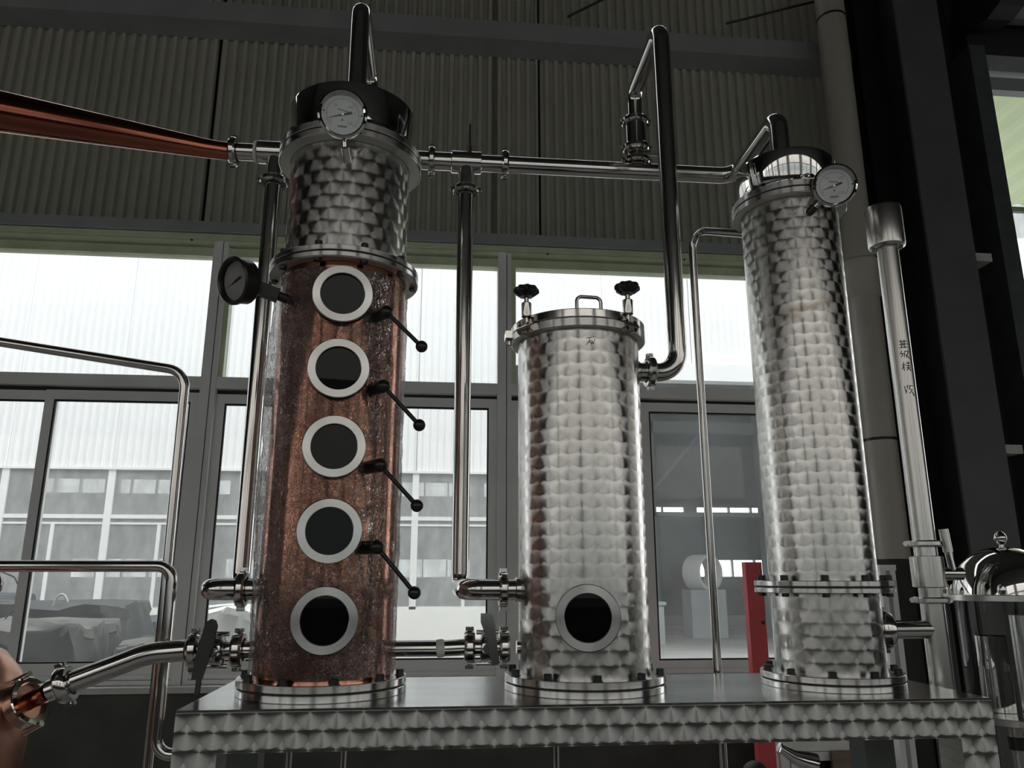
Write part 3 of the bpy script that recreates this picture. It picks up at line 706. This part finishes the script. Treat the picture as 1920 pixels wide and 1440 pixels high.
pen_strokes(mv,.1302,.663,-.006,.018,[[(-.1,.8),(.9,1.0)],[(.35,.9),(.3,.5),(-.1,0)],[(.3,.5),(.55,.1),(.6,.55),(.75,.15),(.95,.8)],[(.1,.2),(.5,.6)]],.0005)

# ------------------------------------------------------------------ right column
rx, ry = .81, 1.6
rc = thing('condenser_column', 'tall slim engine turned steel column with bowl lid, right on the platform', 'column', (rx,ry,ZP))
RA = camang(rx,ry)
flange(rc,.138,.0,.027,.127,10,RA+R_(1),'base_flange')
MB().lathe([(.107,.027),(.107,.180)],88,cap=False).build('lower_shell', M['t_right'], rc)
flange(rc,.1375,.180,.204,.127,10,RA+R_(2),'middle_flange',nuts=True)
MB().lathe([(.107,.204),(.107,1.031)],88,cap=False).build('upper_shell', M['t_right'], rc)
flange(rc,.127,1.031,1.062,.118,8,RA+R_(12),'upper_flange',under=.108)
MB().lathe([(.110,1.062),(.110,1.070),(.103,1.075),(.100,1.080),(.1035,1.086),(.1132,1.142),(.1125,1.147),(.109,1.151),(.03,1.160),(1e-6,1.160)],80,cap=False).build('lid', M['mirror'], rc)

# ------------------------------------------------------------------ gauges
g = gauge('round white dial thermometer in front of the copper column lid', (-.202,1.40,2.499), (.12,-1.40,-.42))
st = MB().tube([(.008,.055,-.075),(.004,.034,-.055)],.009,14).build('stem', M['steel'], g); MB().tube([(.004,.033,-.056),(.001,.022,-.012)],.006,12).build('stem_neck', M['steel'], g)
g = gauge('round grey dial thermometer on the right column under its lid', (.846,1.45,2.424), (-.42,-1.45,-.45), .0465)
MB().tube([(-.052,.062,-.058),(-.030,.036,-.034)],.0095,14).build('stem', M['black'], g); MB().tube([(-.031,.038,-.035),(-.008,.022,-.012)],.006,12).build('stem_neck', M['steel'], g)
g = gauge('dark backlit pressure dial seen edge on at the copper column side', (-.398,1.45,2.155), (-.62,-.72,-.20), .047, .034, True)
nn = Vector((-.62,-.72,-.20)).normalized()
MB().tube([nn*-.033, nn*-.05],.012,16).build('socket', M['black'], g)
MB().box(-.0,.062,-.011,.011,-.012,.012,Matrix.Translation((.020,.032,.006)) @ Matrix.Rotation(R_(14),4,'Z') @ Matrix.Rotation(R_(16),4,'Y')).build('stem_block', M['bolt'], g)
MB().tube([(.078,.045,-.011),(.118,.066,-.021)],.0095,14).build('stem', M['bolt'], g)

# ------------------------------------------------------------------ pipes behind the columns
YB, ZB = 1.87, 2.674
cr = thing('crossover_pipe', 'long horizontal steel pipe running behind the copper column to the right column lid', 'pipe', (0,YB,ZB))
tube_part(cr,[(-.425,0,0),(.035,0,0)],.0245)
tube_part(cr,[(.09,0,0),(.785,0,0),(.805,-.27,0.0)] and [(.09,0,0),(.806,0,0),(.806,-.27,.010),(.806,-.27,-.125)],.0245 if False else .0225,[.05,.032])
for xx in (-.03,.165): tri_clamp(cr,(xx,0,0),(1,0,0),.0245)
te = collar(cr,(.062,0,0),(1,0,0),.0295,.04,'tee_body')
MB().tube([(0,0,0),(.0,0,0.001)],.001,6)
tube_part(cr,[(.062,0,0),(.062,0,-.075)],.0225,name='tee_branch')
tube_part(cr,[(.070,0,.02),(.070,0,.115)],.0042,name='probe_rod'); tube_part(cr,[(.070,0,.02),(.070,0,.05)],.0058,name='probe_boss')
tl = collar(cr,(-.443,0,.0),(1,0,0),.0295,.036,'tee_body'); collar(cr,(-.484,0,0),(1,0,0),.029,.004,'white_gasket',M['sill'])
tube_part(cr,[(-.434,0,0),(-.434,0,-.075)],.0225,name='tee_branch')
tube_part(cr,[(-.487,0,-.002),(-.535,0,-.002)],.0225,name='ferrule')
# lyne arm
pts = []; rr = []
for i in range(31):
    f = i/30; x = -.545-1.0*f
    z = -.004+.16*f**1.25 if False else -.004+.045*max(0,f-.06)+.10*f
    pts.append((x+.545,.0-.0*f,z)); rr.append(.0235+.052*max(0,(f-.05))**.95 if f > .05 else .0235)
la = thing('vapour_pipe', 'tapered red copper vapour arm sloping down from the upper left edge', 'pipe', (-.545,YB,ZB))
MB().tube([(a,b,c) for a,b,c in pts],rr,40).build('tapered_tube', M['copper_dark'], la)
tri_clamp(la,(.004,0,-.003),(1,0,0),.0245)
# downpipe left
d1 = thing('down_pipe', 'steel downpipe left of the copper column, from the copper arm to its lower side', 'pipe', (-.434,YB,ZB), 'steel downpipes')
tri_clamp(d1,(0,0,-.082),(0,0,1),.022,spin=PI/2); 
tube_part(d1,[(0,0,-.085),(0,0,1.577-ZB),(0.0,1.6-YB,1.577-ZB),(.10,1.6-YB,1.577-ZB)],.0205,[.034,.034])
tri_clamp(d1,(.066,1.6-YB,1.577-ZB),(1,0,0),.0215,spin=PI*0)
# downpipe middle
d2 = thing('down_pipe', 'steel downpipe left of the middle vessel, from the crossover tee to its lower side', 'pipe', (.062,YB,ZB), 'steel downpipes')
tri_clamp(d2,(0,0,-.082),(0,0,1),.022,spin=PI/2)
tube_part(d2,[(0,0,-.085),(0,0,1.576-ZB),(0.003,1.6-YB,1.576-ZB),(.112,1.6-YB,1.576-ZB)],.0205,[.034,.034])
tri_clamp(d2,(.078,1.6-YB,1.576-ZB),(1,0,0),.0215); collar(d2,(.108,1.6-YB,1.576-ZB),(1,0,0),.024,.006,'weld_collar')
# riser loop from the middle vessel
r3 = thing('riser_pipe', 'tall steel riser pipe looping up from the right side of the middle vessel', 'pipe', (.525,1.6,2.034))
zt = 2.915-2.034
tube_part(r3,[(-.10,0,0),(0,0,0),(0,0,zt),(0.002,.268,zt),(.002,.268,2.825-2.034)],.0205,[.048,.036,.036])
tri_clamp(r3,(-.064,0,0),(1,0,0),.0215); collar(r3,(-.094,0,0),(1,0,0),.024,.006,'weld_collar')
# check valve stack on the crossover pipe
cv = thing('check_valve', 'steel check valve stack between the riser loop and the crossover pipe', 'valve', (.527,YB,ZB))
MB().lathe([(.02,.012),(.021,.03),(.026,.036),(.026,.05),(.021,.062),(.021,.075)],28).build('lower_body', M['steel'], cv)
MB().lathe([(.024,.074),(.0295,.078),(.0295,.143),(.024,.148)],32).build('valve_body', M['steel'], cv)
tri_clamp(cv,(0,0,.03),(0,0,1),.022,spin=PI/2); tri_clamp(cv,(0,0,.070),(0,0,1),.022,spin=PI/2); tri_clamp(cv,(0,0,.151),(0,0,1),.023,spin=PI/2)
MB().tube([(.02,0,.052),(.108,0,.052)],.0035,10).build('side_pin', M['steel'], cv)
# loop pipe over the copper column
lp = thing('loop_pipe', 'inverted U steel pipe rising from the copper column lid', 'pipe', (cx+.003,cyy,2.63))
tube_part(lp,[(0,0,0),(0,0,.285),(0,YB-cyy,.285),(0,YB-cyy,.05)],.0215,[.03,.03])
# thin pipe
tp = thing('thin_pipe', 'thin steel pipe left of the right column, dropping behind the platform', 'pipe', (.655,1.83,.3))
tube_part(tp,[(0,0,0),(0,0,2.488-.3),(.085,-.155,2.408-.3)],.0098,[.035])
# overflow pipe
op = thing('overflow_pipe', 'slim steel standpipe with a wide cap, right of the right column', 'pipe', (1.046,1.6,1.0))
MB().cyl(.0232,0,1.36,32).build('tube', M['satin'], op)
MB().lathe([(.024,1.352),(.034,1.350),(.0395,1.354),(.0405,1.360),(.0405,1.448),(.039,1.452),(1e-6,1.452)],40,cap=False).build('cap', M['satin'], op)
for z in (.669,.553): 
    tri_clamp(op,(0,0,z),(0,0,1),.0235,spin=PI/2,w=.0065,mat=M['satin'])
MB().lathe([(.026,.578),(.033,.580),(.033,.642),(.026,.644)],32).build('valve_body', M['satin'], op)
tube_part(op,[(-.135,-.03*0,.494),(0,0,.494)],.0185,name='branch'); 
tri_clamp(op,(-.118,0,.494),(1,0,0),.026,w=.014)
tube_part(op,[(.02,0,.607),(.075,0,.607)],.0135,name='handle_boss')
tube_part(op,[(.052,-.006,.615),(.047,-.006,.655)],.0075,name='handle_rod')
tube_part(op,[(.047,-.006,.652),(.043,-.006,.70)],.0095,name='handle_grip',mat=M['satin'])
ch1 = [[(0,.9),(.9,.95)],[(.25,1.1),(.22,.1)],[(.6,1.1),(.6,.1)],[(0,.55),(1,.6)],[(.0,.15),(.9,.2)],[(.4,.8),(.4,.3)]]
ch2 = [[(.2,1),(.0,.6),(.35,.65),(.05,.2)],[(.45,.9),(.95,.9),(.6,.1)],[(.5,.8),(.4,.2)],[(.6,.5),(1,.0)]]
ch3 = [[(0,.7),(.45,.75)],[(.22,1.05),(.22,0)],[(.2,.6),(0,.2)],[(.5,.9),(1,.95)],[(.75,1.1),(.72,.6)],[(.45,.6),(1,.62)],[(.5,.35),(1,.38)],[(.75,.55),(.55,0)],[(.75,.3),(1,0)]]
ch4 = [[(.0,.9),(.1,.2)],[(.35,1),(.3,.6)],[(.55,.9),(1,.9)],[(.6,.9),(.5,.5),(.85,.45),(.5,.0)],[(.2,.4),(.1,.0)],[(.8,.2),(1,-.3)]]
for i,(c,z) in enumerate(((ch1,1.098),(ch2,1.075),(ch3,1.047),(ch4,.995))): pen_strokes(op,.0232,z,-.014,.019,c,.0009)

# ------------------------------------------------------------------ bottom pipes and valves
ZL = 1.466
bl = thing('feed_pipe', 'bent steel feed pipe from the copper pot to the copper column base', 'pipe', (cx-.13,1.6,ZL))
L = lambda x,z,y=0: (x-(cx-.13), y, z-ZL)
tube_part(bl,[L(-.462,1.4655),L(-.53,1.4605),L(-.672,1.407)],.0195,[.16])
tube_part(bl,[L(-.33,ZL),L(-.36,ZL)],.0165,name='stub')
MB().tube([L(-.672,1.407),L(-.70,1.396)],.019,20).build('ferrule', M['steel'], bl)
tri_clamp(bl,L(-.672,1.407),(-.935,0,-.35),.0205,w=.011)
def butterfly(label, x, z, hang, xl, xr):
    v = thing('butterfly_valve', label, 'valve', (x,1.6,z), 'butterfly valves on the low pipes')
    MB().lathe([(.0165,-.033),(.0165,-.014),(.028,-.011),(.029,-.009),(.029,.009),(.028,.011),(.0165,.014),(.0165,.033)],32,Matrix.Rotation(PI/2,4,'Y')).build('valve_body', M['steel'], v)
    tri_clamp(v,(xl-x,0,0),(1,0,0),.0195,w=.010); tri_clamp(v,(xr-x,0,0),(1,0,0),.0195,w=.010)
    for s in (1,-1): MB().cyl(.0045,-.022,.022,12,Matrix.Translation((0,-.006,s*.029)) @ Matrix.Rotation(PI/2,4,'Y')).build('body_bolt', M['steel'], v)
    return v
v1 = butterfly('butterfly valve with long dark lever, left of the copper column base', -.405, ZL, 0, -.446, -.366)
MB().cyl(.010,-.055,0,16,Matrix.Rotation(PI/2,4,'X') @ Matrix.Scale(-1,4)).build('spindle', M['steel'], v1)
hl = MB().prism([(-.008,.040),(-.004,.054),(.004,.059),(.011,.056),(.015,.046),(.010,.01),(-.004,-.046),(-.021,-.046),(-.020,-.03)],0,.013,Matrix.Translation((-.004,-.052,0)) @ Matrix.Rotation(PI/2,4,'X')).build('lever', M['iron'], v1, smooth=False, label='dark plastic lever')
MB().tube([(-.013,-.058,-.044),(-.014,-.058,-.072)],.005,10).build('lever_tip', M['iron'], hl)
br_ = thing('transfer_pipe', 'low horizontal steel pipe between the copper column and the middle vessel', 'pipe', (cx+.13,1.6,ZL))
tube_part(br_,[(0,0,-.001),(.10,0,-.001),(.150,0,.001)],.0155)
MB().lathe([(.0157,-.008),(.017,-.004),(.0172,.003),(.0157,.009)],20,along((.092,0,-.001),(1,0,.15)),cap=False).build('tape_wrap', M['sill'], br_, label='whitish film wound on the pipe')
v2 = butterfly('butterfly valve with raised steel lever, left of the middle vessel base', .109, ZL, 1, .074, .142)
MB().cyl(.010,-.034,0,16,Matrix.Rotation(PI/2,4,'X') @ Matrix.Scale(-1,4)).build('spindle', M['steel'], v2)
MB().prism([(-.012,.066),(.010,.066),(.013,.060),(.025,-.026),(.010,-.030),(.000,.02),(-.012,.05)],0,.012,Matrix.Translation((-.004,-.034,0)) @ Matrix.Rotation(PI/2,4,'X')).build('lever', M['steel'], v2, smooth=False)
MB().cyl(.013,0,.02,16,along((mx_-.135-.109,0,0),(1,0,0))).build('inlet_stub', M['steel'], v2)
# pot
pt = thing('copper_pot', 'bulging copper pot at the lower left corner', 'pot', (-.905,1.62,.972))
MB().lathe([(.05,-.99),(.12,-.985),(.12,.08),(.125,.14),(.135,.19),(.148,.25),(.155,.32),(.155,.36),(.148,.41),(.13,.455),(.10,.49),(.06,.512),(1e-6,.52)],64,cap=False).build('pot_body', M['copper_pot'], pt)
nz_ = thing('copper_nozzle', 'copper outlet nozzle with a wide steel union beside the copper pot', 'fitting', (-.712,1.6,1.389))
dn = Vector((-.82,.28,-.42)).normalized()
MB().tube([-dn*.014, dn*.030, dn*.10],[.016,.016,.018],24).build('nozzle', M['copper_dark'], nz_)
dc = dn*.032
o = MB().lathe([(.034,-.012),(.043,-.012),(.045,-.010),(.045,.010),(.043,.012),(.034,.012),(.034,-.012)],40,cap=False).build('union_ring', M['mirror'], nz_); o.matrix_local = along(dc, dn)
o = MB().cyl(.0345,-.004,.004,32).build('union_face', M['copper_pot'], nz_); o.matrix_local = along(dc, dn)
sd = dn.cross(Vector((0,0,1))).normalized(); up_ = sd.cross(dn)
for q in (1,-1):
    o2 = MB().cyl(.0055,-.020,.020,12).build('union_bolt', M['steel'], nz_); o2.matrix_local = along(dc+up_*q*.047, dn)
tag(MB().tube(fillet([(-.92,1.5,1.60),(-.775,1.5,1.608),(-.765,1.5,1.585),(-.79,1.5,1.535),(-.775,1.5,1.50),(-.81,1.5,1.47)],.012),.0085,12).build('clamp_handle', M['steel']),'bent steel clamp handle at the left edge above the pot','handle')
# water pipes left
wa = thing('water_pipe', 'steel water pipe sloping in from the left and dropping past the window, rear one', 'pipe', (-.62,1.95,.6), 'water pipes on the left')
tube_part(wa,[(-.75,0,2.205-.6),(-.008,0,2.100-.6),(.008,0,-.6)],.0118,[.05])
wp = thing('water_pipe', 'steel water pipe level at mid height then dropping to the platform leg, front one', 'pipe', (-.524,1.68,1.269), 'water pipes on the left')
tube_part(wp,[(-.62,0,.3525),(-.003,0,.3525),(0,0,0),(.09,0,-.003)],.0115,[.03,.03])
# hanging drain pipes under the platform
for x,y,l in ((-.262,1.62,'thin drain pipe under the platform below the copper column, left one'),(-.165,1.66,'thin drain pipe under the platform below the copper column, right one'),(.252,1.66,'thin drain pipe under the platform below the middle vessel')):
    tag(MB().cyl(.0062,0,1.384,16).build('drain_pipe', M['steel'], None, (x,y,0)), l, 'pipe', 'drain pipes under the platform')

# ------------------------------------------------------------------ spirit safe
ss = thing('spirit_safe', 'domed steel and glass spirit safe at the lower right edge', 'spirit safe', (1.275,1.67,1.318)); ss.scale = (1.044,)*3
MB().lathe([(.106,.235),(.104,.25),(.098,.272),(.085,.296),(.064,.315),(.036,.328),(.012,.333),(1e-6,.3335)],64,cap=False).build('dome', M['mirror'], ss)
MB().lathe([(.0045,.332),(.0045,.338),(.009,.342),(.0125,.350),(.0125,.355),(.009,.362),(.004,.366),(1e-6,.366)],24,cap=False).build('finial', M['steel'], ss)
fl = MB().lathe([(.09,.222),(.134,.222),(.135,.223),(.135,.234),(.134,.235),(.09,.235)],72,cap=False).build('dome_flange', M['satin'], ss)
MB().lathe([(.102,.002),(.102,.222)],64,cap=False).build('glass_cylinder', M['safeglass'], ss)
MB().lathe([(.09,-.012),(.134,-.012),(.135,-.011),(.135,.0),(.134,.001),(.02,.001),(.02,-.012),(.09,-.012)],72,cap=False).build('base_plate', M['satin'], ss)
MB().lathe([(1e-6,.002),(.032,.002),(.032,.150),(.030,.150),(.030,.006),(1e-6,.006)],40,Matrix.Translation((-.045,.01,0)),cap=False).build('hydrometer_cup', M['mirror'], ss)
MB().lathe([(1e-6,.002),(.028,.002),(.028,.19),(1e-6,.19)],40,Matrix.Translation((.05,.03,0)),cap=False).build('inner_tube', M['satin'], ss)
for i in range(6):
    a = R_(-132+60*i); p = (.126*math.cos(a), .126*math.sin(a))
    b = MB().tube([(*p,0),(*p,.23)],.0045,10).build('tie_rod', M['iron'], ss)
    MB().lathe([(.008,.235),(.008,.241),(.0085,.243),(.0085,.247),(.006,.254),(1e-6,.257)],16,Matrix.Translation((*p,0)),cap=False).build('acorn_nut', M['steel'], b)
MB().tube(fillet([(-.03,.0,-.012),(-.03,0,-.115),(-.012,-.02,-.13)],.012),.012,16).build('outlet_tube', M['satin'], ss)
MB().cyl(.016,-.07,-.045,20,Matrix.Translation((-.03,0,0))).build('outlet_valve', M['black'], ss)
MB().tube([(-.03,0,-.055),(.01,-.02,-.065),(.06,-.02,-.085)],.005,10).build('valve_lever', M['steel'], ss)
BX(.02,.05,.02,.05,-1.262,-.012).build('stand_post', M['satin'], ss, smooth=False)
BX(-.10,.12,-.08,.12,-1.2624,-1.25).build('stand_foot', M['satin'], ss, smooth=False)

# ------------------------------------------------------------------ things beyond the platform, right
rp = thing('red_post', 'red painted steel post standing in front of the right window', 'post', (1.98,4.8,0))
BX(-.055,.05,-.03,.03,0,1.69).build('post', M['red'], rp, smooth=False)
BX(-.09,.07,-.08,.08,0,.012).build('base_plate', M['red'], rp, smooth=False)
MB().cyl(.012,-.002,.003,12,along((.03,-.03,1.33),(0,-1,0))).build('bolt_hole', M['iron'], rp)
BX(-.32,-.055,-.02,.02,.925,.985).build('side_arm', M['red'], rp, smooth=False)
gf = thing('grey_cabinet', 'grey aluminium framed glass cabinet low behind the platform, right side', 'cabinet', (2.33,4.8,0))
BX(-.27,-.215,-.02,.3,0,.655).build('side_frame', M['alu'], gf, smooth=False)
BX(.20,.255,-.02,.3,0,.655).build('side_frame', M['alu'], gf, smooth=False)
BX(-.215,.20,-.02,.3,.60,.655).build('top_rail', M['alu'], gf, smooth=False)
BX(-.205,.19,-.012,.0,.545,.595).build('door_rail', M['alu'], gf, smooth=False)
BX(-.205,-.15,-.012,.0,.03,.545).build('door_stile', M['alu'], gf, smooth=False)
BX(-.15,.19,-.004,.0,.03,.545).build('pane', M['sight'], gf, smooth=False)
BX(-.215,.2,.28,.3,.0,.6).build('back_panel', M['iron'], gf, smooth=False)
BX(.03,.25,-.06,-.03,.48,.60).build('board', M['wood'], gf, smooth=False)
fe = thing('red_canister', 'red canister with a pale label inside the grey cabinet', 'canister', (2.38,4.93,0))
MB().lathe([(.07,.0),(.075,.01),(.075,.48),(.06,.53),(.02,.55),(.02,.57)],24).build('body', M['red'], fe)
MB().lathe([(.0756,.38),(.0756,.47)],24,cap=False).build('label_band', M['sill'], fe)
ap = thing('window_post', 'grey aluminium post standing behind the right column', 'post', (2.85,4.8,0))
BX(-.05,.05,-.03,.03,0,1.64).build('post', M['alu'], ap, smooth=False)
BX(-.012,.012,-.034,-.029,0,1.64).build('groove_strip', M['girt'], ap, smooth=False)
BX(-.055,.055,-.035,.035,1.64,1.675).build('end_cap', M['alu'], ap, smooth=False)
sp = thing('steel_spout', 'polished steel spout poking out under the platform, right side', 'spout', (.742,1.72,0))
MB().tube([(0,0,1.247),(.008,0,1.243),(.028,0,1.230),(.052,0,1.222),(.075,0,1.216)],[.0085,.0095,.0135,.0185,.020],20).build('spout', M['mirror'], sp)
MB().lathe([(.0085,-.002),(.0115,-.001),(.0115,.003),(.0085,.004)],20,along((0,0,1.247),(-.9,0,.35)),cap=True).build('lip', M['mirror'], sp)
MB().lathe([(.04,0),(.04,.01),(.012,.03),(.012,1.205)],24,Matrix.Translation((.062,0,0))).build('stand_body', M['iron'], sp)
bb = thing('round_buffer', 'dark round knob on a stem below the platform, beside the red post', 'knob', (1.83,4.6,0))
MB().sphere(.075,24,Matrix.Translation((0,0,.52))).build('ball', M['iron'], bb); MB().cyl(.02,0,.46,16).build('stem', M['iron'], bb)
